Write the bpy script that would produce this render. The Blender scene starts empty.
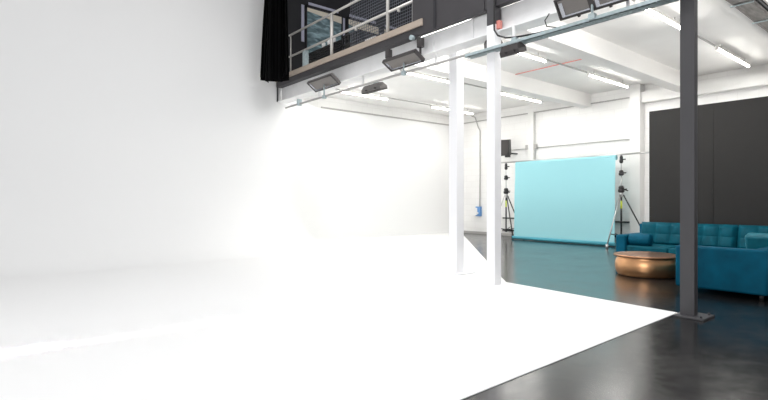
import bpy, bmesh, math, random
from mathutils import Vector, Matrix
random.seed(7)
scn = bpy.context.scene
COL = scn.collection
PI = math.pi
H = 1.3

# ------------------------------------------------------------------ materials
def new_mat(name):
    m = bpy.data.materials.new(name); m.use_nodes = True
    return m, m.node_tree, m.node_tree.nodes['Principled BSDF']

def mat(name, col, rough=.5, metal=0, spec=.5, noise=0, nscale=8, bump=0, bscale=30, sheen=0, coat=0, rnoise=0, stretch=None):
    m, nt, b = new_mat(name)
    b.inputs['Base Color'].default_value = (*col, 1)
    b.inputs['Roughness'].default_value = rough
    b.inputs['Metallic'].default_value = metal
    b.inputs['Specular IOR Level'].default_value = spec
    b.inputs['Sheen Weight'].default_value = sheen
    b.inputs['Coat Weight'].default_value = coat
    N, L = nt.nodes, nt.links
    if noise or bump or rnoise:
        tc = N.new('ShaderNodeTexCoord'); mp = N.new('ShaderNodeMapping')
        L.new(tc.outputs['Object'], mp.inputs['Vector'])
        if stretch: mp.inputs['Scale'].default_value = stretch
    if noise or rnoise:
        n = N.new('ShaderNodeTexNoise'); n.inputs['Scale'].default_value = nscale; n.inputs['Detail'].default_value = 6
        L.new(mp.outputs['Vector'], n.inputs['Vector'])
    if noise:
        r = N.new('ShaderNodeValToRGB')
        r.color_ramp.elements[0].position = .3; r.color_ramp.elements[1].position = .7
        r.color_ramp.elements[0].color = (*[max(0, c * (1 - noise)) for c in col], 1)
        r.color_ramp.elements[1].color = (*[min(1, c * (1 + noise)) for c in col], 1)
        L.new(n.outputs['Fac'], r.inputs['Fac']); L.new(r.outputs['Color'], b.inputs['Base Color'])
    if rnoise:
        mr = N.new('ShaderNodeMapRange'); mr.inputs['From Min'].default_value = .3; mr.inputs['From Max'].default_value = .7
        mr.inputs['To Min'].default_value = max(.02, rough - rnoise); mr.inputs['To Max'].default_value = rough + rnoise
        L.new(n.outputs['Fac'], mr.inputs['Value']); L.new(mr.outputs['Result'], b.inputs['Roughness'])
    if bump:
        n2 = N.new('ShaderNodeTexNoise'); n2.inputs['Scale'].default_value = bscale; n2.inputs['Detail'].default_value = 4
        L.new(mp.outputs['Vector'], n2.inputs['Vector'])
        bp = N.new('ShaderNodeBump'); bp.inputs['Strength'].default_value = bump; bp.inputs['Distance'].default_value = .01
        L.new(n2.outputs['Fac'], bp.inputs['Height']); L.new(bp.outputs['Normal'], b.inputs['Normal'])
    return m

def emis(name, col, s):
    m, nt, b = new_mat(name)
    b.inputs['Base Color'].default_value = (*col, 1)
    b.inputs['Emission Color'].default_value = (*col, 1)
    b.inputs['Emission Strength'].default_value = s
    return m

def block_mat():
    m, nt, b = new_mat('painted blockwork')
    N, L = nt.nodes, nt.links
    tc = N.new('ShaderNodeTexCoord'); sp = N.new('ShaderNodeSeparateXYZ'); cb = N.new('ShaderNodeCombineXYZ'); ad = N.new('ShaderNodeMath')
    L.new(tc.outputs['Object'], sp.inputs[0]); L.new(sp.outputs['X'], ad.inputs[0]); L.new(sp.outputs['Y'], ad.inputs[1])
    L.new(ad.outputs[0], cb.inputs['X']); L.new(sp.outputs['Z'], cb.inputs['Y'])
    br = N.new('ShaderNodeTexBrick'); L.new(cb.outputs[0], br.inputs['Vector'])
    br.inputs['Scale'].default_value = 1; br.inputs['Brick Width'].default_value = .45; br.inputs['Row Height'].default_value = .225
    br.inputs['Mortar Size'].default_value = .008
    br.inputs['Color1'].default_value = (.86, .855, .845, 1); br.inputs['Color2'].default_value = (.83, .825, .815, 1)
    br.inputs['Mortar'].default_value = (.80, .79, .78, 1)
    L.new(br.outputs['Color'], b.inputs['Base Color'])
    bp = N.new('ShaderNodeBump'); bp.inputs['Strength'].default_value = .25; bp.inputs['Distance'].default_value = .01; bp.invert = True
    L.new(br.outputs['Fac'], bp.inputs['Height']); L.new(bp.outputs['Normal'], b.inputs['Normal'])
    b.inputs['Roughness'].default_value = .6
    return m

def floor_mat():
    m, nt, b = new_mat('dark polished concrete')
    N, L = nt.nodes, nt.links
    tc = N.new('ShaderNodeTexCoord')
    n1 = N.new('ShaderNodeTexNoise'); n1.inputs['Scale'].default_value = 1.3; n1.inputs['Detail'].default_value = 8; n1.inputs['Roughness'].default_value = .65
    n2 = N.new('ShaderNodeTexNoise'); n2.inputs['Scale'].default_value = 9; n2.inputs['Detail'].default_value = 8; n2.inputs['Roughness'].default_value = .6
    for n in (n1, n2): L.new(tc.outputs['Object'], n.inputs['Vector'])
    mx = N.new('ShaderNodeMix'); mx.data_type = 'FLOAT'; mx.inputs[0].default_value = .5
    L.new(n1.outputs['Fac'], mx.inputs[2]); L.new(n2.outputs['Fac'], mx.inputs[3])
    r = N.new('ShaderNodeValToRGB'); r.color_ramp.elements[0].position = .36; r.color_ramp.elements[1].position = .66
    r.color_ramp.elements[0].color = (.008, .008, .009, 1); r.color_ramp.elements[1].color = (.022, .021, .020, 1)
    L.new(mx.outputs[0], r.inputs['Fac']); L.new(r.outputs['Color'], b.inputs['Base Color'])
    mr = N.new('ShaderNodeMapRange'); mr.inputs['From Min'].default_value = .35; mr.inputs['From Max'].default_value = .65
    mr.inputs['To Min'].default_value = .15; mr.inputs['To Max'].default_value = .25
    L.new(mx.outputs[0], mr.inputs['Value']); L.new(mr.outputs['Result'], b.inputs['Roughness'])
    bp = N.new('ShaderNodeBump'); bp.inputs['Strength'].default_value = .04; bp.inputs['Distance'].default_value = .01
    L.new(n2.outputs['Fac'], bp.inputs['Height']); L.new(bp.outputs['Normal'], b.inputs['Normal'])
    b.inputs['Specular IOR Level'].default_value = .75
    return m

def pane_mat():
    m, nt, b = new_mat('office glass with painted glow')
    N, L = nt.nodes, nt.links
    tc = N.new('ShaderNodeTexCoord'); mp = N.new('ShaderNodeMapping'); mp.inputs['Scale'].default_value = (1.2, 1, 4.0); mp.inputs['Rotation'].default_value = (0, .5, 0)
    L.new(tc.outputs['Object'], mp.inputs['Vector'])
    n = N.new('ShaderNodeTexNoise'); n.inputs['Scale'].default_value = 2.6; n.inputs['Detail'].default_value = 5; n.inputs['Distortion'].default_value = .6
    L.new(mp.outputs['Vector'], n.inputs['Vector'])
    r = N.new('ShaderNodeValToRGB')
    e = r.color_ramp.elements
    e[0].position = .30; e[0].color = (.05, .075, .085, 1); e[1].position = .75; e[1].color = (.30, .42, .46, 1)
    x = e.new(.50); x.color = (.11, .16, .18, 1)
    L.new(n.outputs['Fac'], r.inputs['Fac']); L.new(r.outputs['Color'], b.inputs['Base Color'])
    L.new(r.outputs['Color'], b.inputs['Emission Color']); b.inputs['Emission Strength'].default_value = .25  # mottled reflections and a faint glow painted into the pane colour
    b.inputs['Roughness'].default_value = .12
    return m

M = dict(
    cyc=mat('matt white cyclorama paint', (.86, .86, .86), .75, spec=.2),
    cycfloor=mat('white floor paint', (.86, .86, .86), .65, spec=.25),
    block=block_mat(), floor=floor_mat(), pane=pane_mat(),
    white=mat('white painted plaster', (.84, .835, .82), .6, noise=.015, nscale=3),
    ceil=mat('white painted ceiling', (.88, .87, .855), .7, noise=.02, nscale=1.5),
    whitesteel=mat('white painted steel', (.93, .93, .95), .4),
    greysteel=mat('grey painted steel beam', (.86, .86, .86), .5, noise=.05, nscale=4),
    colgrey=mat('charcoal painted steel', (.062, .060, .065), .42, noise=.06, nscale=6, bump=.1, stretch=(1, 1, .2)),
    black=mat('black painted board', (.018, .018, .022), .55, noise=.1, nscale=2),
    fascia=mat('dark grey painted fascia', (.044, .041, .045), .5, noise=.08, nscale=3),
    kerb=mat('beige timber edge', (.42, .35, .29), .6, noise=.12, nscale=14, stretch=(1, .2, 1)),
    rail=mat('pale galvanised rail', (.62, .60, .57), .4, metal=.3),
    wire=mat('grey wire', (.16, .17, .20), .5, metal=.3),
    lav=mat('lavender painted trim', (.55, .55, .68), .4),
    cream=mat('cream blind', (.86, .78, .66), .7),
    cloth=mat('black stage cloth', (.004, .004, .0045), .95, spec=.1),
    lamp=mat('grey lamp housing', (.16, .15, .145), .4, metal=.3, noise=.1),
    lampd=mat('dark lamp housing', (.055, .05, .05), .45, metal=.2),
    lens=mat('dark lamp mesh', (.20, .185, .175), .35, metal=.3, bump=.3, bscale=60),
    refl=mat('lamp reflector', (.45, .46, .50), .2, metal=.8),
    galv=mat('galvanised tray', (.42, .50, .52), .5, metal=.15, noise=.12, nscale=20),
    galvd=mat('dull cable bundle', (.20, .19, .18), .6, noise=.35, nscale=30, stretch=(.15, 1, 1)),
    rubber=mat('black rubber', (.015, .015, .015), .5),
    tube=emis('lit fluorescent tube', (1, .98, .93), 24),
    fitting=mat('fluorescent fitting', (.75, .74, .71), .4),
    conduit=mat('grey conduit', (.42, .41, .40), .5),
    red=mat('red conduit', (.75, .28, .24), .5),
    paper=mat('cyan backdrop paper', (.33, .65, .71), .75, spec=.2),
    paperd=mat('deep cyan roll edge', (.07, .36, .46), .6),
    chrome=mat('brushed chrome', (.55, .55, .55), .3, metal=.9),
    blackmetal=mat('black metal', (.03, .03, .032), .4, metal=.3),
    yel=mat('yellow green label', (.55, .65, .05), .5),
    blue=mat('blue isolator box', (.13, .30, .60), .4),
    panel=mat('charcoal flat panel', (.010, .009, .0085), .7, noise=.08, nscale=1.2),
    velvet=mat('teal velvet', (.0, .085, .150), .6, noise=.22, nscale=4, sheen=.0, spec=.12, bump=.15, bscale=14),
    velvetd=mat('deep teal velvet', (.0, .080, .118), .6, noise=.25, nscale=6, sheen=.03, spec=.15, bump=.12, bscale=14),
    velvetl=mat('light teal velvet', (.005, .13, .18), .5, noise=.15, nscale=7, sheen=.3, spec=.3),
    copper=mat('brushed copper', (.74, .40, .20), .36, metal=1, noise=.08, nscale=4, bump=.04, bscale=7, rnoise=.05),
    coppert=mat('copper table top', (.44, .23, .13), .34, metal=1, noise=.12, nscale=4, rnoise=.05),
    slat=mat('black slatted furniture', (.02, .02, .022), .4),
    boxwhite=mat('white plastic', (.8, .8, .8), .4),
)
for k in ('paper',): pass
M['velvet'].node_tree.nodes['Principled BSDF'].inputs['Sheen Tint'].default_value = (.1, .6, .7, 1)
M['velvetd'].node_tree.nodes['Principled BSDF'].inputs['Sheen Tint'].default_value = (.1, .6, .7, 1)
M['velvetl'].node_tree.nodes['Principled BSDF'].inputs['Sheen Tint'].default_value = (.2, .7, .8, 1)

# ------------------------------------------------------------------ mesh builder
class MB:
    def __init__(s): s.bm = bmesh.new(); s.T = None
    def _v(s, p):
        p = Vector(p)
        return s.bm.verts.new(s.T @ p if s.T else p)
    def _f(s, vs, smooth=False):
        try:
            f = s.bm.faces.new(vs); f.smooth = smooth; return f
        except ValueError: return None
    def box(s, x0, x1, y0, y1, z0, z1, bev=0, seg=2):
        vs = [s._v((x, y, z)) for x in (x0, x1) for y in (y0, y1) for z in (z0, z1)]
        fs = [s._f([vs[i] for i in q]) for q in ((0, 1, 3, 2), (4, 6, 7, 5), (0, 4, 5, 1), (2, 3, 7, 6), (0, 2, 6, 4), (1, 5, 7, 3))]
        if bev:
            es = list({e for f in fs for e in f.edges})
            r = bmesh.ops.bevel(s.bm, geom=es, offset=bev, segments=seg, profile=.5, affect='EDGES', clamp_overlap=True)
            for f in r['faces']: f.smooth = True
            if seg > 2:
                for v in vs:
                    if v.is_valid:
                        for f in v.link_faces: f.smooth = True
        return s
    def hull8(s, pts):
        vs = [s._v(p) for p in pts]
        for q in ((0, 1, 2, 3), (7, 6, 5, 4), (0, 4, 5, 1), (1, 5, 6, 2), (2, 6, 7, 3), (3, 7, 4, 0)): s._f([vs[i] for i in q])
        return s
    def prism(s, poly, z0, z1):
        a = [s._v((x, y, z0)) for x, y in poly]; b = [s._v((x, y, z1)) for x, y in poly]
        n = len(poly)
        s._f(a[::-1]); s._f(b)
        for i in range(n): s._f([a[i], a[(i + 1) % n], b[(i + 1) % n], b[i]])
        return s
    def cyl(s, p0, p1, r, r1=None, n=12):
        p0, p1 = Vector(p0), Vector(p1); d = (p1 - p0).normalized()
        r1 = r if r1 is None else r1
        a = Vector((0, 0, 1)) if abs(d.z) < .9 else Vector((1, 0, 0))
        u = d.cross(a).normalized(); w = d.cross(u)
        A = [s._v(p0 + (u * math.cos(t) + w * math.sin(t)) * r) for t in [2 * PI * i / n for i in range(n)]]
        B = [s._v(p1 + (u * math.cos(t) + w * math.sin(t)) * r1) for t in [2 * PI * i / n for i in range(n)]]
        for i in range(n): s._f([A[i], A[(i + 1) % n], B[(i + 1) % n], B[i]], n > 6)
        s._f(A[::-1]); s._f(B)
        return s
    def path(s, pts, r, n=8):
        P = [Vector(p) for p in pts]
        rings = []
        for i, p in enumerate(P):
            d = (P[min(i + 1, len(P) - 1)] - P[max(i - 1, 0)]).normalized()
            a = Vector((0, 1, 0)) if abs(d.y) < .9 else Vector((1, 0, 0))
            u = d.cross(a).normalized(); w = d.cross(u)
            rings.append([s._v(p + (u * math.cos(2 * PI * k / n) + w * math.sin(2 * PI * k / n)) * r) for k in range(n)])
        for A, B in zip(rings, rings[1:]):
            for i in range(n): s._f([A[i], A[(i + 1) % n], B[(i + 1) % n], B[i]], True)
        s._f(rings[0][::-1]); s._f(rings[-1])
        return s
    def lathe(s, prof, c, n=48):
        rings = []
        for r, z in prof:
            rings.append([s._v((c[0] + r * math.cos(2 * PI * k / n), c[1] + r * math.sin(2 * PI * k / n), c[2] + z)) for k in range(n)])
        for A, B in zip(rings, rings[1:]):
            for i in range(n): s._f([A[i], A[(i + 1) % n], B[(i + 1) % n], B[i]], True)
        s._f(rings[0][::-1]); s._f(rings[-1])
        return s
    def grid(s, fn, nu, nv, smooth=True, flip=False):
        g = [[s._v(fn(i / nu, j / nv)) for j in range(nv + 1)] for i in range(nu + 1)]
        for i in range(nu):
            for j in range(nv):
                q = [g[i][j], g[i + 1][j], g[i + 1][j + 1], g[i][j + 1]]
                s._f(q[::-1] if flip else q, smooth)
        return g

def obj(name, mb, m, parent=None, kind=None, origin=None, label=None):
    bmesh.ops.recalc_face_normals(mb.bm, faces=mb.bm.faces) if len(mb.bm.faces) else None
    # world origin of this object
    if parent is not None: o0 = Vector(parent['_o'])
    elif origin is not None: o0 = Vector(origin)
    else:
        vs = [v.co for v in mb.bm.verts]
        o0 = Vector(((min(v.x for v in vs) + max(v.x for v in vs)) / 2, (min(v.y for v in vs) + max(v.y for v in vs)) / 2, min(v.z for v in vs)))
    for v in mb.bm.verts: v.co -= o0
    me = bpy.data.meshes.new(name); mb.bm.to_mesh(me); mb.bm.free()
    me.materials.append(M[m])
    o = bpy.data.objects.new(name, me); COL.objects.link(o)
    if parent is not None: o.parent = parent
    else: o.location = o0
    o['_o'] = tuple(o0)
    if kind: o['kind'] = kind
    if label: o['label'] = label
    return o

def tag(o, label, cat, group=None):
    o['label'] = label; o['category'] = cat
    if group: o['group'] = group
    return o

def thing(name, loc, label, cat, group=None):
    o = bpy.data.objects.new(name, None); COL.objects.link(o)
    o.location = loc; o['_o'] = tuple(loc); o.empty_display_size = .1
    return tag(o, label, cat, group)

def struct(name, mb, m, parent=None):
    return obj(name, mb, m, parent, kind='structure')

def B(*a, **k): return MB().box(*a, **k)

def copy_tree(o, dx, label=None, parent=None):
    c = o.copy(); COL.objects.link(c)
    if parent is not None: c.parent = parent
    else: c.location = Vector(o.location) + Vector(dx)
    if label: c['label'] = label
    for ch in list(o.children): copy_tree(ch, dx, None, c)
    return c

# ------------------------------------------------------------------ shell
XC = 6.13          # mezzanine edge / column line
YW = 11.84         # studio end wall beyond the cyclorama
XR, YF = 15.0, 13.6

struct('floor', B(-7, XR + .2, -5, YF + .2, -.15, 0), 'floor')
struct('floor_white', MB().prism([(-7, 2.13), (2.45, 2.175), (6.25, 2.27), (6.48, 4.83), (15.0, 13.35), (15.0, 13.6), (-7, 13.6)], 0, .006), 'cycfloor')

def sm(t): t = max(0, min(1, t)); return t * t * (3 - 2 * t)
def cyc():
    mb = MB()
    xs = [-7, -4, -1, 2, 5, 6.0, XC] + [XC + .1 * i for i in range(1, 31)] + [10, 12, 15]
    def prof(X):
        t = sm((X - XC) / 2.6)
        Y = YW + (YF - YW) * t; R = 1.5 * (1 - t) + .02
        pts = [(Y - R - .01, .007)]
        for i in range(15):
            a = i / 14 * PI / 2
            pts.append((Y - R + R * math.sin(a), .007 + R * (1 - math.cos(a))))
        pts += [(Y, 2.4), (Y, 3.3), (Y, 4.24)]
        return pts
    rows = [[mb._v((x, y, z)) for y, z in prof(x)] for x in xs]
    for a, b in zip(rows, rows[1:]):
        for j in range(len(a) - 1): mb._f([a[j], b[j], b[j + 1], a[j + 1]], True)
    # upper wall, only left of the mezzanine edge
    up = []
    for x in xs[:7]:
        up.append([mb._v((x, YW, 4.24)), mb._v((x, YW, 8.6))])
    for a, b in zip(up, up[1:]): mb._f([a[0], b[0], b[1], a[1]], True)
    bmesh.ops.remove_doubles(mb.bm, verts=mb.bm.verts, dist=.0005)
    return mb
struct('wall_far', cyc(), 'cyc')
struct('wall_end', B(XC - .05, XR + .2, YF + .02, YF + .2, 0, 8.6), 'block')
struct('wall_right', B(XR, XR + .2, -5, YF + .2, 0, 4.63), 'block')
struct('ceiling', B(7.9, XR, -3, YF, 4.63, 4.78), 'ceil')
struct('ceiling_hall', B(-7, XR, -3, YF, 8.6, 8.7), 'ceil')
struct('ceiling_deck', B(XC + .15, 6.45, -3, YF - .1, 4.44, 4.49), 'ceil')
struct('ceiling_deck', B(6.45, 7.9, -3, YF - .1, 4.58, 4.62), 'ceil')
struct('ceiling_riser', B(6.42, 6.45, -3, YF - .1, 4.44, 4.62), 'ceil')
# downstand beams across the ceiling
for i, Y in enumerate((2.24, 5.06, 7.93)):
    struct('ceiling_beam', B(XC + .16, XR, Y, Y + .32, 4.23, 4.64), 'ceil')
# pilasters of the right wall
struct('trim_1', B(14.72, XR, 6.33, 6.62, 0, 4.63), 'white')
struct('trim_2', B(14.92, XR, 9.98, 10.2, 0, 4.36), 'white')
struct('trim_3', B(14.72, XR, 2.6, 2.9, 0, 4.63), 'white')
struct('baseboard_right', B(14.975, XR, -3, YF, 0, .09), 'conduit')
struct('trim_4', B(14.8, XR, -3, 6.33, 4.1, 4.4), 'white')

# mezzanine edge beam (white steel), fascia, kerb and black panelled balustrade
b = B(XC + .14, XC + .16, -3, YW - .02, 3.87, 4.25); b.box(XC, XC + .30, -3, YW - .02, 3.855, 3.875)
for y in (6.2, 5.3): b.box(XC + .10, XC + .15, y, y + .01, 3.87, 4.24)
struct('trim_5', b, 'greysteel')
struct('trim_6', B(XC - .02, XC + .16, 6.6, YW - .02, 4.24, 4.375), 'fascia')
struct('trim_7', B(XC - .05, XC + .2, 6.33, YW - .02, 4.375, 4.495), 'kerb')
w = MB()
for y0, y1 in ((-3, -.2), (-.19, 2.4), (2.41, 4.95), (4.965, 6.02), (6.035, 6.6)): w.box(XC - .02, XC + .1, y0, y1, 4.24, 8.6)
struct('wall_mezzanine_side', w, 'fascia')
struct('trim_8', B(XC - .035, XC - .02, 6.0, 6.06, 4.24, 8.6), 'black')
struct('wall_mezzanine', B(XC, 6.42, YW, YW + .15, 4.4, 8.6).box(6.42, XR, YW, YW + .15, 4.64, 8.6), 'black')
struct('trim_9', B(XC - .01, XC + .01, YW - .06, YW - .02, 3.86, 4.24), 'black')

# windows of the office on the mezzanine
for n, (x0, x1, zl, zr) in enumerate(((7.02, 8.16, 6.46, 6.36), (8.40, 9.53, 6.42, 6.16), (9.74, 11.0, 6.4, 6.1)), 1):
    wn = bpy.data.objects.new('window_%d' % n, None); COL.objects.link(wn)
    wn.location = (x0, YW, 4.9); wn['_o'] = (x0, YW, 4.9); wn['kind'] = 'structure'
    fr = MB()
    y0, y1 = YW - .05, YW
    for q in ((x0 - .04, x0, 4.8, 6.6), (x1, x1 + .04, 4.8, 6.6), (x0 - .04, x1 + .04, 6.55, 6.62), (x0 - .04, x1 + .04, 4.8, 4.86)):
        fr.box(q[0], q[1], y0, y1, q[2], q[3])
    struct('window_frame', fr, 'black', wn)
    struct('pane', B(x0, x1, YW - .02, YW, 4.86, 6.55), 'pane', wn)
    bl = MB().hull8([(x0, YW - .04, zl), (x1, YW - .04, zr), (x1, YW - .04, 6.55), (x0, YW - .04, 6.55),
                     (x0, YW - .022, zl), (x1, YW - .022, zr), (x1, YW - .022, 6.55), (x0, YW - .022, 6.55)])
    struct('blind', bl, 'cream', wn)
    struct('head_trim', B(x0 + .06, x1 - .1, YW - .03, YW - .005, 6.64, 6.71), 'lav', wn)
for n, (x0, x1, z0, z1) in enumerate(((6.85, 6.965, 5.6, 6.6), (8.2, 8.31, 5.0, 6.55), (9.57, 9.68, 5.0, 6.4)), 10):
    struct('trim_%d' % n, B(x0 + .01, x1 - .02, YW - .02, YW, z0, z1), 'lav')

# ------------------------------------------------------------------ columns
def h_column(mb, cx, cy, w, z0, z1, t=.014):
    h = w / 2
    mb.box(cx - h, cx - h + t, cy - h, cy + h, z0, z1); mb.box(cx + h - t, cx + h, cy - h, cy + h, z0, z1)
    mb.box(cx - h + t, cx + h - t, cy - .008, cy + .008, z0, z1)
    return mb
c = thing('steel_column', (6.17, 2.12, 0), 'charcoal painted steel column at the near corner of the white floor', 'column')
mb = MB(); mb.box(6.11, 6.222, 2.052, 2.185, .02, 8.6, bev=.004)
mb.box(6.102, 6.112, 2.047, 2.19, .02, 8.6)
obj('shaft', mb, 'colgrey', c)
obj('base_plate', B(6.02, 6.36, 1.93, 2.24, 0, .022, bev=.004), 'colgrey', c)
for x, y in ((6.06, 1.97), (6.31, 1.97)): obj('bolt', MB().cyl((x, y, .02), (x, y, .045), .014, n=6), 'colgrey', c)

c = thing('steel_column', (6.17, 4.85, 0), 'slim white steel column with its top painted charcoal beside the dark floor', 'column')
obj('shaft', B(6.09, 6.244, 4.745, 4.899, .006, 3.97, bev=.004), 'whitesteel', c)
obj('upper_shaft', B(6.09, 6.244, 4.745, 4.899, 3.97, 8.6, bev=.004), 'colgrey', c, label='charcoal painted top')
c = thing('steel_column', (6.62, 5.96, 0), 'white steel column on a square white plate, set back left of the slim one', 'column')
obj('shaft', B(6.50, 6.685, 5.885, 6.07, .006, 4.36, bev=.004), 'whitesteel', c)
obj('base_plate', B(6.42, 6.84, 5.76, 6.17, .006, .03, bev=.006), 'whitesteel', c)
obj('beam_bracket', B(6.28, 6.525, 5.9, 6.02, 3.9, 4.24), 'greysteel', c)

# ------------------------------------------------------------------ guard rail on the mezzanine
g = thing('guard_rail', (6.17, 9, 4.495), 'pale metal guard rail with two bars along the mezzanine edge', 'railing')
obj('hand_rail', MB().cyl((6.15, 6.62, 5.44), (6.15, 11.2, 5.44), .026), 'rail', g)
obj('knee_rail', MB().cyl((6.15, 6.62, 4.905), (6.15, 11.2, 4.905), .026), 'rail', g)
for y, r, z1 in ((11.13, .018, 5.44), (9.28, .036, 5.44), (7.34, .034, 6.3), (6.63, .016, 6.3)):
    obj('post', MB().cyl((6.15, y, 4.495), (6.15, y, z1), r), 'rail', g)
obj('post', B(6.12, 6.2, 10.35, 10.50, 4.495, 4.88), 'galv', g, label='short broad grey post under the knee rail')
for y in (7.0, 8.35, 10.4): obj('bracket', B(6.13, 6.17, y, y + .04, 4.83, 4.9), 'rail', g)

mb = MB()
y = 6.66
while y < 8.66:
    mb.box(6.213, 6.218, y, y + .007, 4.5, 6.4); y += .062
z = 4.53
while z < 6.4:
    mb.box(6.21, 6.215, 6.66, 8.66, z, z + .009); z += .062
m_ = obj('wire_mesh', mb, 'wire'); tag(m_, 'square wire mesh screen behind the right half of the guard rail', 'mesh screen')

# things standing on the mezzanine
t = thing('slatted_bench', (6.6, 10.2, 4.48), 'black slatted furniture seen through the left of the guard rail', 'furniture')
for k in range(9): obj('slat', B(6.55, 6.60, 9.5, 10.95, 4.5 + .055 * k, 4.53 + .055 * k), 'slat', t)
for y in (9.5, 10.9): obj('frame', B(6.60, 6.64, y, y + .05, 4.48, 4.98), 'slat', t)
obj('back_board', B(6.60, 6.62, 9.5, 10.95, 4.5, 4.98), 'black', t)
obj('top_board', B(6.54, 6.70, 9.5, 10.95, 4.985, 5.005), 'slat', t)
for k, y in enumerate((9.85, 10.05, 10.3)):
    o = obj('drinks_cup', MB().lathe([(.04, 0), (.05, .1), (.05, .12)], (6.59, y, 5.005), 16), 'boxwhite')
    tag(o, 'white cup standing in a row of three on the black slatted furniture', 'cup', 'white cups on the slatted furniture')
t = thing('office_desk', (6.9, 8.7, 4.48), 'black framed table behind the guard rail in front of the office window', 'table')
obj('table_top', B(6.5, 7.1, 8.76, 9.40, 5.00, 5.04), 'slat', t)
obj('shelf', B(6.5, 7.1, 8.76, 9.40, 4.80, 4.83), 'slat', t)
for x in (6.5, 7.05):
    for y in (8.76, 9.35): obj('leg', B(x, x + .05, y, y + .05, 4.48, 5.04), 'slat', t)
for k in range(4): obj('crossbar', B(6.5, 6.53, 8.85 + .13 * k, 8.88 + .13 * k, 4.83, 5.0), 'slat', t)

# ------------------------------------------------------------------ curtain
def curtain():
    mb = MB()
    cx, cy = 5.62, 10.95
    ax = Vector((.78, -.62, 0)); nx = Vector((-.62, -.78, 0))   # bundle runs across, folds stick out to the room
    N = 150
    def P(u, v):
        z = 4.19 + (8.55 - 4.19) * v
        wdt = .70 - .16 * min(1, v * 2.2)
        s_ = (u - .5) * wdt
        fold = .085 * math.sin(u * 2 * PI * 9) + .05 * math.sin(u * 2 * PI * 3.3 + 1) + .03 * math.sin(v * 7 + u * 9)
        # wrap so that the bundle has depth
        d = .16 * math.cos((u - .5) * PI) + fold
        p = Vector((cx, cy, 0)) + ax * (s_ + .016 * math.sin(u * 50)) + nx * d + ax * (.06 * v)
        return (p.x, p.y, z + ((.05 * math.sin(u * 2 * PI * 2.5) - .10 * math.sin(u * PI) + .06 * u + .02) if v == 0 else 0))
    g1 = mb.grid(P, N, 30)
    def Q(u, v):
        z = 4.19 + (8.55 - 4.19) * v
        wdt = .70 - .16 * min(1, v * 2.2)
        p = Vector((cx, cy, 0)) + ax * ((u - .5) * wdt) - nx * (.14 * math.sin(u * PI)) + ax * (.06 * v)
        return (p.x, p.y, z)
    mb.grid(Q, 20, 10, flip=True)
    return mb
o = obj('stage_curtain', curtain(), 'cloth')
tag(o, 'black stage curtain gathered in folds, hanging beside the end of the mezzanine', 'curtain')

# ------------------------------------------------------------------ lighting pipe, tray, floods
t = thing('lighting_pipe', (6.05, 7.6, 3.6), 'thin grey pipe carrying lamps under the mezzanine edge', 'pipe')
obj('pipe', MB().cyl((6.05, 5.2, 3.61), (6.05, 11.2, 3.61), .022), 'conduit', t)
for y in (10.9, 9.9, 8.2, 7.0, 6.1):
    mb = MB().box(6.03, 6.30, y, y + .03, 3.645, 3.665); mb.box(6.2, 6.24, y, y + .03, 3.665, 3.86)
    obj('beam_hanger', mb, 'greysteel', t)
obj('end_clamp', B(6.0, 6.1, 10.5, 10.56, 3.57, 3.72), 'galv', t)

t = thing('cable_tray', (6.05, 4, 3.56), 'blue grey galvanised cable tray hung in front of the mezzanine beam', 'cable tray')
for x in (5.99, 6.13): obj('side_rail', B(x, x + .01, 1.9, 5.25, 3.555, 3.598), 'galv', t)
mb = MB(); y = 1.9
while y < 5.2: mb.box(5.99, 6.14, y, y + .052, 3.548, 3.556); y += .0625
mb.box(5.99, 6.02, 1.9, 5.25, 3.548, 3.555); mb.box(6.11, 6.14, 1.9, 5.25, 3.548, 3.555); mb.box(6.055, 6.075, 1.9, 5.25, 3.548, 3.555)
obj('slotted_base', mb, 'galv', t)
for y in (4.4, 2.75):
    obj('beam_hanger', B(6.09, 6.12, y, y + .03, 3.6, 3.86), 'greysteel', t)
mb = MB().path([(6.07, 4.74, 4.6), (6.06, 4.73, 4.3), (6.07, 4.745, 4.0), (6.06, 4.73, 3.86), (6.05, 4.66, 3.76), (6.05, 4.52, 3.69), (6.05, 4.35, 3.655), (6.05, 4.0, 3.62), (6.05, 3.2, 3.58)], .014)
tag(obj('black_cable', mb, 'rubber'), 'black cable looping off the slim white column onto the cable tray', 'cable')
tag(obj('junction_box', B(6.13, 6.20, 4.69, 4.77, 3.90, 4.02), 'red'), 'small red box fixed beside the charcoal top of the slim column', 'box')

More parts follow.
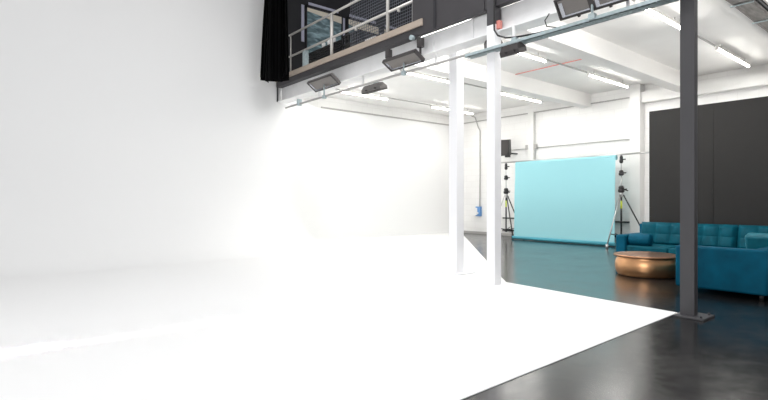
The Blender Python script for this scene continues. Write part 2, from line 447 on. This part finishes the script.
def flood(label, yc, z, L, W, tilt, x=6.02, flip=False, lenses=1, mat_='lamp', hang=0, group=None, yaw=0):
    """flat rectangular lamp; length along Y, lens towards -X and down"""
    t = thing('flood_lamp', (x, yc, z), label, 'lamp', group)
    R = Matrix.Translation((x, yc, z)) @ Matrix.Rotation((PI if flip else 0) + yaw, 4, 'Z') @ Matrix.Rotation(-tilt, 4, 'Y')
    mb = MB(); mb.T = R
    l, w_ = L / 2, W / 2
    # bevelled box housing: front rim, chamfer to a smaller back
    mb.hull8([(0, -l, -w_), (0, l, -w_), (0, l, w_), (0, -l, w_), (.05, -l, -w_), (.05, l, -w_), (.05, l, w_), (.05, -l, w_)])
    mb.hull8([(.05, -l, -w_), (.05, l, -w_), (.05, l, w_), (.05, -l, w_), (.13, -l * .8, -w_ * .55), (.13, l * .8, -w_ * .55), (.13, l * .8, w_ * .55), (.13, -l * .8, w_ * .55)])
    obj('housing', mb, mat_, t)
    mb = MB(); mb.T = R
    e = .022
    mb.box(-.018, 0, -l, l, w_ - e, w_); mb.box(-.018, 0, -l, l, -w_, -w_ + e); mb.box(-.018, 0, -l, -l + e, -w_, w_); mb.box(-.018, 0, l - e, l, -w_, w_)
    for k in range(1, lenses):
        yy = -l + L * k / lenses; mb.box(-.018, 0, yy - .04, yy + .04, -w_, w_)
    obj('rim', mb, mat_ if mat_ == 'lampd' else 'lampd', t)
    for k in range(lenses):
        a, b_ = -l + L * k / lenses + .035, -l + L * (k + 1) / lenses - .035
        mb = MB(); mb.T = R; mb.box(-.006, -.001, a, b_, -w_ + .03, w_ - .03)
        ln = obj('lens', mb, 'lens', t)
        mb = MB(); mb.T = R; mb.box(-.012, -.006, b_ - .06, b_ - .01, -w_ + .05, w_ - .06); mb.box(-.012, -.006, a, b_ - .01, -w_ + .03, -w_ + .05)
        obj('reflector', mb, 'refl', ln)
    for q in (-l * .45, l * .45):
        mb = MB(); mb.T = R; mb.box(.02, .05, q, q + .03, -w_ - .03, w_ * .2); obj('yoke_arm', mb, 'lampd', t)
    mb = MB()
    zz = 3.6
    if hang == 0:
        mb.cyl((x + .03, yc, zz), (x + .03, yc, z - .02), .016); mb.box(x, x + .07, yc - .04, yc + .04, zz - .04, zz + .03)
    else:
        mb.cyl((x + .03, yc, z), (x + .03, yc, zz + .02), .016); mb.box(x, x + .07, yc - .04, yc + .04, zz - .02, zz + .05)
    obj('clamp', mb, 'galv', t)
    return t
flood('grey flood lamp lying along the pipe, nearest the black curtain', 9.40, 3.89, .98, .30, .95, x=6.0)
flood('long dark flood lamp above the pipe below the beige mezzanine edge', 6.72, 3.80, .88, .27, 1.05, x=5.98, mat_='lampd')
flood('narrow grey flood lamp hung below the pipe, seen from its edge', 7.72, 3.46, .60, .18, 1.35, x=6.12, hang=1, flip=True)
flood('small lamp with clamp tucked behind the slim white column', 5.0, 3.74, .26, .14, .6, x=6.4, flip=True)
flood('dark flood lamp hung under the cable tray right of the slim white column', 4.36, 3.42, .32, .2, 1.2, x=6.02, hang=1, flip=True, mat_='lampd')
flood('large twin flood lamp above the blue grey cable tray', 3.15, 3.80, .93, .28, .62, x=5.95, lenses=2, mat_='lampd')
o = obj('dangling_lead', MB().path([(5.96, 3.74, 3.8), (5.95, 3.8, 3.72), (5.96, 3.78, 3.64), (6.0, 3.66, 3.6)], .008), 'rubber')
tag(o, 'short black lead dangling from the twin flood lamp', 'cable')
for y in (6.35, 7.22):
    t = thing('beam_clamp', (6.0, y, 4.0), 'dark clamp fixed below the charcoal fascia ' + ('at the right of the beige edge' if y < 7 else 'left of the beige edge end'), 'clamp')
    obj('clamp_body', B(6.02, 6.11, y - .06, y + .04, 3.98, 4.14), 'lampd', t)
    obj('clamp_arm', B(6.05, 6.08, y - .02, y + .01, 3.86 if y > 7 else 3.80, 3.98), 'lampd', t)
tag(obj('round_knob', MB().cyl((6.05, 6.58, 4.215), (6.12, 6.58, 4.215), .045), 'galv'), 'small round grey fixing on the charcoal fascia', 'fixing')

# big tray at top right
t = thing('cable_tray', (10, 2.06, 3.9), 'wide grey cable tray full of cables crossing the top right ceiling', 'cable tray')
for y in (2.16, 1.965): obj('side_rail', B(6.4, 14.9, y, y + .01, 3.9, 3.96), 'galvd', t)
obj('cable_bundle', B(6.4, 14.9, 1.98, 2.16, 3.915, 3.95), 'galvd', t)
x = 6.86
while x < 14.8: obj('rung', B(x, x + .03, 1.94, 2.2, 3.888, 3.9), 'galv', t); x += .98
tag(obj('black_pipe', MB().cyl((6.4, 1.915, 3.93), (14.9, 1.915, 3.93), .028), 'rubber'), 'black pipe running close beside the wide cable tray', 'pipe')
tag(obj('steel_pipe', MB().cyl((6.4, 1.85, 3.93), (14.9, 1.85, 3.93), .022), 'rail'), 'pale pipe right of the black pipe at the top corner', 'pipe')
tag(obj('black_duct', B(6.4, 14.9, 1.74, 1.79, 3.92, 3.97), 'rubber'), 'thin black duct in the top right corner outside the pale pipe', 'pipe')

# ------------------------------------------------------------------ fluorescent rows
rows = (3.62, 6.46, 9.25, 12.1)
where = ('first row from the camera', 'second row, above the cyan backdrop', 'third row, behind the slim white column', 'far row by the end wall')
f0 = None
for Y, wh in zip(rows, where):
    cdt = obj('ceiling_conduit', B(8.0, 14.3, Y + .02, Y + .05, 4.535, 4.565), 'conduit')
    tag(cdt, 'grey conduit linking the fluorescent lights of the ' + wh, 'conduit')
    for j, (x0, x1) in enumerate(((8.3, 10.15), (12.05, 14.25))):
        lb = 'lit fluorescent light, %s, %s' % (wh, ('half nearer the mezzanine', 'half nearer the right wall')[j])
        t = thing('fluorescent_light', ((x0 + x1) / 2, Y, 4.5), lb, 'light', 'fluorescent ceiling lights')
        obj('housing', B(x0, x1, Y - .035, Y + .035, 4.50, 4.55, bev=.006), 'fitting', t)
        obj('tube', MB().cyl((x0 + .03, Y, 4.478), (x1 - .03, Y, 4.478), .021), 'tube', t)
        for xx in (x0, x1 - .03): obj('end_cap', B(xx, xx + .03, Y - .025, Y + .025, 4.455, 4.5), 'fitting', t)
        for xx in (x0 + .3, x1 - .3): obj('hanger', MB().cyl((xx, Y, 4.55), (xx, Y, 4.63), .008), 'conduit', t)
        ld = bpy.data.lights.new('tube_light', 'AREA'); ld.shape = 'RECTANGLE'; ld.size = x1 - x0; ld.size_y = .06
        ld.energy = 26; ld.color = (1, .985, .95)
        lo = bpy.data.objects.new('tube_light', ld); COL.objects.link(lo); lo.location = ((x0 + x1) / 2, Y, 4.44)
tag(obj('red_conduit', MB().cyl((11.0, 4.9 + 1.0, 4.6), (11.0, 7.9, 4.6), .012), 'red'), 'thin red conduit crossing the ceiling between two beams', 'conduit')
for x, y in ((12.5, 5.9), (10.6, 9.0)):
    o = obj('smoke_detector', MB().lathe([(.05, 0), (.06, .03), (.06, .05)], (x, y, 4.58), 20), 'boxwhite')
    tag(o, 'small round ceiling detector ' + ('right of the nearer beam' if y < 7 else 'beside the third row of lights'), 'detector')

# ------------------------------------------------------------------ right wall services
tag(obj('wall_trunking', B(14.96, 15.0, 6.62, 13.55, 4.31, 4.345), 'conduit'), 'long thin grey trunking high along the right wall', 'trunking')
tag(obj('wall_trunking', B(8.6, 14.96, 13.56, 13.6, 4.25, 4.29), 'conduit'), 'thin grey trunking high along the far end wall', 'trunking')
tag(obj('wall_conduit', MB().cyl((14.97, 6.62, 3.1), (14.97, 9.95, 3.1), .012), 'conduit'), 'thin conduit halfway up the right wall above the backdrop', 'conduit')
tag(obj('wall_conduit', MB().cyl((14.97, 10.22, 3.1), (14.97, 11.1, 3.1), .012), 'conduit'), 'short thin conduit between the black wall speaker and the narrow pilaster', 'conduit')
tag(obj('wall_conduit', MB().cyl((14.9, 9.9, 2.6), (14.9, 9.9, 4.3), .014), 'conduit'), 'vertical conduit beside the narrow pilaster above the backdrop', 'conduit')
for y in (10.24, 9.9): tag(obj('conduit_box', B(14.9, 14.96, y - .05, y + .05, 3.06, 3.22), 'conduit'), 'small grey box on the conduit ' + ('left of' if y > 10 else 'right of') + ' the narrow pilaster', 'box')
tag(obj('wall_rail', B(14.95, 15, 6.63, 11.3, .62, .665), 'blackmetal'), 'upper dark rail low along the right wall behind the stands', 'rail')
tag(obj('skirting_rail', B(14.94, 15, 6.63, 11.3, .17, .24), 'blackmetal'), 'dark rail just above the floor along the right wall behind the stands', 'rail')
mb = MB().path([(14.9, 12.72, 4.55), (14.95, 12.6, 4.5), (14.96, 12.52, 4.3), (14.96, 12.45, 4.1), (14.96, 12.36, 3.95), (14.96, 12.36, 2.4), (14.96, 12.37, 1.0)], .02)
tag(obj('power_cable', mb, 'conduit'), 'grey cable dropping down the right wall to the blue box', 'cable')
t = thing('isolator_box', (14.9, 12.42, .68), 'blue and white power box low on the right wall', 'box')
obj('box_body', B(14.88, 15, 12.30, 12.52, .68, 1.05, bev=.01), 'blue', t)
obj('cover', B(14.85, 14.88, 12.42, 12.58, .72, 1.0, bev=.008), 'boxwhite', t, label='white cover')
obj('socket', MB().cyl((14.83, 12.4, .8), (14.88, 12.4, .8), .04), 'boxwhite', t)

t = thing('wall_speaker', (14.5, 10.86, 3.15), 'black loudspeaker bracketed to the wall above the left stand', 'speaker')
mb = MB(); mb.T = Matrix.Translation((14.5, 10.86, 3.15)) @ Matrix.Rotation(.35, 4, 'Z') @ Matrix.Rotation(-.12, 4, 'Y')
mb.box(-.14, .14, -.19, .19, -.28, .28, bev=.02); obj('cabinet', mb, 'blackmetal', t)
mb = MB(); mb.T = Matrix.Translation((14.5, 10.86, 3.15)) @ Matrix.Rotation(.35, 4, 'Z') @ Matrix.Rotation(-.12, 4, 'Y')
mb.box(-.155, -.14, -.17, .17, -.26, .26, bev=.005); obj('grille', mb, 'lampd', t)
mb = MB().cyl((14.5, 10.75, 2.95), (15.0, 10.7, 2.95), .025); mb.box(14.42, 14.56, 10.66, 10.8, 2.8, 2.97)
obj('wall_bracket', mb, 'blackmetal', t)

# ------------------------------------------------------------------ backdrop and stands
def stand(name_lb, cx, cy, top, angs, foot=.9, silver=0):
    t = thing('light_stand', (cx, cy, 0), name_lb, 'stand')
    obj('lower_tube', MB().cyl((cx, cy, .22), (cx, cy, 1.55), .024), 'blackmetal', t)
    obj('middle_tube', MB().cyl((cx, cy, 1.45), (cx, cy, 2.05), .018), 'chrome', t)
    obj('upper_tube', MB().cyl((cx, cy, 2.0), (cx, cy, top), .013), 'chrome', t)
    for z, r, h_ in ((1.50, .085, .2), (1.98, .068, .15), (top - .24, .05, .22)):
        k = obj('collar', MB().lathe([(r * .6, 0), (r, h_ * .15), (r, h_ * .45), (r * .7, h_ * .55), (r * .95, h_ * .65), (r * .6, h_)], (cx, cy, z), 14), 'blackmetal', t)
        obj('knob', MB().cyl((cx, cy, z + h_ / 2), (cx + .05, cy - r - .05, z + h_ / 2), .016), 'blackmetal', k)
    obj('apex_bracket', MB().lathe([(.03, 0), (.055, .03), (.055, .12), (.03, .16)], (cx, cy, 1.38), 12), 'chrome', t)
    mb = MB().path([(cx - .03, cy - .03, 1.56), (cx - .1, cy - .14, 1.58), (cx - .12, cy - .24, 1.55)], .013)
    obj('crank', mb, 'blackmetal', t)
    obj('label', MB().lathe([(.026, 0), (.026, .22)], (cx, cy, 1.06), 12), 'yel', t)
    hub = (cx, cy, .72)
    obj('hub', MB().lathe([(.05, 0), (.05, .03)], (cx, cy, .68), 12), 'blackmetal', t)
    for i, a in enumerate(angs):
        fx, fy = cx + foot * math.cos(a), cy + foot * math.sin(a)
        m_ = 'chrome' if i == silver else 'blackmetal'
        lg = obj('leg', MB().cyl((cx + .05 * math.cos(a), cy + .05 * math.sin(a), 1.45), (fx, fy, .07), .018), m_, t)
        obj('foot', MB().cyl((fx, fy, 0), (fx, fy, .1), .035), 'rubber' if i != silver else 'chrome', lg)
        q = .52
        obj('brace', MB().cyl((cx, cy, .30), (cx + foot * .78 * math.cos(a), cy + foot * .78 * math.sin(a), .38), .012), 'blackmetal', t)
    return t
stand('tall black tripod stand with crank holding the right end of the backdrop bar', 13.9, 6.48, 2.56, (math.radians(176), math.radians(-66), math.radians(55)), foot=.72)
stand('tall tripod stand holding the left end of the backdrop bar', 13.9, 10.36, 2.56, (math.radians(100), math.radians(-45), math.radians(15)), foot=.6, silver=0)
tag(obj('backdrop_bar', MB().cyl((13.9, 5.2, 2.57), (13.9, 10.9, 2.57), .022), 'chrome'), 'thin silver bar running between the two stands and holding the backdrop', 'bar')
t = thing('paper_backdrop', (13.9, 8.4, 0), 'wide cyan paper backdrop hanging from a roll to the floor', 'backdrop')
obj('roll', MB().cyl((13.9, 6.61, 2.49), (13.9, 9.94, 2.49), .07, n=24), 'paper', t)
mb = MB()
def pp(u, v):
    y = 6.61 + (9.94 - 6.61) * u
    z = 2.49 - v * 2.41
    x = 13.825 - .06 * v + .012 * math.sin(u * 9 + v * 2) * v + .006 * math.sin(v * 10)
    return (x, y, z)
mb.grid(pp, 40, 24)
obj('sheet', mb, 'paper', t)
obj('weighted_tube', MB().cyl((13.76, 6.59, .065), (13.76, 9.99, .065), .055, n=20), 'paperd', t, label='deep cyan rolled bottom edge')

# ------------------------------------------------------------------ dark panel
t = thing('studio_flat', (11.35, 2, 0), 'tall charcoal board wall standing behind the teal sofa', 'panel')
pm = MB()
ys = [4.68, 3.46, 2.24, 1.02, -.2]
for a, b_ in zip(ys, ys[1:]): pm.box(11.33, 11.40, b_ + .003, a - .003, 0, 3.22)
pm.box(11.34, 11.39, -.2, 4.67, 0, 3.21)
obj('board', pm, 'panel', t)
fm = MB()
for y in (4.6, 3.4, 2.2, 1.0, -.1): fm.box(11.40, 11.45, y - .05, y, 0, 3.2)
obj('timber_frame', fm, 'kerb', t)

# ------------------------------------------------------------------ sofa
s = thing('corner_sofa', (9.5, 3.2, 0), 'large teal velvet corner sofa with tufted back in front of the charcoal board', 'sofa')
obj('base', B(10.12, 11.2, 1.80, 4.78, .07, .26, bev=.02), 'velvet', s)
obj('chaise_base', B(7.84, 10.12, 1.82, 2.82, .07, .26, bev=.02), 'velvet', s)
mb = B(10.08, 11.2, 4.62, 4.82, .07, .60, bev=.035, seg=3); obj('arm', mb, 'velvet', s)
mb = B(7.78, 7.97, 1.78, 2.86, .07, .655, bev=.03, seg=3); obj('end_panel', mb, 'velvet', s, label='broad flat velvet end panel')
mb = B(7.97, 11.2, 1.78, 1.97, .07, .655, bev=.03, seg=3); obj('side_back', mb, 'velvet', s)
mb = B(11.03, 11.24, 1.80, 4.76, .2, .80, bev=.03, seg=3); obj('backrest', mb, 'velvet', s)
for y0, y1 in ((3.84, 4.62), (2.9, 3.84)):
    obj('seat_cushion', B(10.1, 10.98, y0 + .004, y1 - .004, .24, .395, bev=.035, seg=3), 'velvetd', s)
obj('seat_cushion', B(9.2, 11.0, 1.98, 2.896, .24, .395, bev=.035, seg=3), 'velvetd', s)
obj('seat_cushion', B(7.98, 9.196, 1.98, 2.84, .24, .395, bev=.035, seg=3), 'velvetd', s)
def tuft(y0, y1, z0, z1, nx, nz):
    mb = MB()
    W_, H_ = y1 - y0, z1 - z0
    def P(u, v):
        e = min(1, min(u, 1 - u) * 14) * min(1, min(v, 1 - v) * 9)
        a = abs(math.sin(PI * u * nx)) ** .5
        b_ = abs(math.sin(PI * v * nz)) ** .5
        d = .10 * math.sqrt(max(e, 0)) * (.30 + .5 * a + .2 * b_ * a)
        return (11.035 - .10 * (1 - v) - d, y0 + W_ * u, z0 + H_ * v)
    mb.grid(P, 56, 36)
    def Q(u, v): return (11.035 - .10 * (1 - v) * (0 if 1 else 1) + .0, y0 + W_ * u, z0 + H_ * v)
    return mb
for y0, y1 in ((3.81, 4.70), (2.97, 3.80), (2.0, 2.96)):
    obj('back_cushion', tuft(y0, y1, .38, .835, 3, 2), 'velvetd', s)
for x, y in ((7.86, 1.86), (7.86, 2.76), (10.2, 4.7), (11.1, 4.7), (11.1, 1.9)):
    obj('leg', MB().cyl((x, y, 0), (x, y, .08), .022, .03), 'blackmetal', s)

mb = MB(); mb.T = Matrix.Translation((8.98, 2.06, .60)) @ Matrix.Rotation(-.10, 4, 'Z') @ Matrix.Rotation(math.radians(-18), 4, 'Y')
mb.box(-.085, .085, -.25, .25, -.21, .21, bev=.05, seg=3)
o = obj('throw_cushion', mb, 'velvetl')
tag(o, 'square teal throw cushion standing at the right end of the sofa', 'cushion')
mb = MB()
L_ = .42
pr_ = [(.0, 0), (.075, 0), (.108, .012), (.12, .04), (.12, L_ - .04), (.108, L_ - .012), (.075, L_), (0, L_)]
mb.T = Matrix.Translation((10.24, 4.18, .512)) @ Matrix.Rotation(-PI / 2, 4, 'X')
mb.lathe([(max(r, .002), z) for r, z in pr_], (0, 0, 0), 32)
tag(obj('bolster_cushion', mb, 'velvet'), 'round teal velvet bolster lying on the sofa seat by the left arm', 'cushion')

# ------------------------------------------------------------------ copper table
t = thing('coffee_table', (9.02, 3.77, 0), 'low round copper drum coffee table in front of the teal sofa', 'table')
prof = [(.40, 0), (.445, .004), (.462, .02), (.482, .055), (.495, .11), (.498, .17), (.491, .235), (.474, .28), (.458, .308), (.462, .325)]
obj('drum_body', MB().lathe(prof, (9.02, 3.77, 0), 96), 'copper', t)
obj('table_top', MB().lathe([(.46, .320), (.514, .324), (.522, .338), (.516, .356), (.50, .360), (.49, .356)], (9.02, 3.77, 0), 96), 'coppert', t)

# ------------------------------------------------------------------ lights
def area(name, loc, sx, sy, e, rot=(0, 0, 0), col=(1, 1, 1), spread=PI):
    ld = bpy.data.lights.new(name, 'AREA'); ld.shape = 'RECTANGLE'; ld.size = sx; ld.size_y = sy; ld.energy = e; ld.color = col; ld.spread = spread
    lo = bpy.data.objects.new(name, ld); COL.objects.link(lo); lo.location = loc; lo.rotation_euler = rot
    return lo
area('studio_softbox', (4.2, 3.6, 8.3), 4, 5, 450, col=(.985, .99, 1))
for y, e in ((5.0, 30), (11.5, 13)):
    area('hidden_deck_fill', (6.75, y, 4.36), .3, 2.6, e, rot=(0, math.radians(-25), 0), col=(1, .99, .96))  # added fill hidden under the deck, brightens the room and end wall
for y, e in ((3.65, 26), (6.65, 85), (9.8, 38)):
    area('ceiling_graze_fill', (6.7, y, 4.36), .3, 2.2, e, rot=(0, math.radians(-97), 0), col=(1, .99, .96))  # added fill hidden behind the beam, grazes the ceiling to brighten it
area('floor_sliver_light', (1.2, 5.22, 8.2), 2.2, .02, .55, spread=math.radians(1.4))  # added narrow lights out of view, draw the sliver on the white floor
area('floor_sliver_light', (0.1, 5.3, 8.2), .8, .02, 1.3, spread=math.radians(2.4))
# added fill light out of view, brightens the beam face and columns
area('room_fill', (-5.5, 0.5, 4.0), 5, 4, 430, rot=(math.radians(88), 0, math.radians(-72)))
area('ceiling_fill', (8.6, -1.2, .5), 3, 1.5, 75, rot=(math.radians(134), 0, 0), col=(1, .985, .96), spread=math.radians(95))  # added fill out of view, put in to lift the ceiling
area('ceiling_fill', (12.7, 3.2, .5), 1.5, 2.5, 40, rot=(math.radians(165), math.radians(-20), 0), col=(1, .985, .96))  # second added ceiling fill, hidden behind the charcoal board

W = bpy.data.worlds.new('World'); scn.world = W; W.use_nodes = True
bg = W.node_tree.nodes['Background']; bg.inputs[0].default_value = (.95, .97, 1, 1); bg.inputs[1].default_value = .35

# ------------------------------------------------------------------ camera
cd = bpy.data.cameras.new('Camera'); cd.sensor_width = 36; cd.lens = 36 * 498 / 768; cd.clip_end = 200
co = bpy.data.objects.new('Camera', cd); COL.objects.link(co)
co.location = (0, 0, H); co.rotation_euler = (math.radians(90), 0, math.radians(-39.53))
scn.camera = co
scn.view_settings.view_transform = 'Standard'
scn.view_settings.look = 'None'
for o in scn.objects:
    if '_o' in o.keys(): del o['_o']
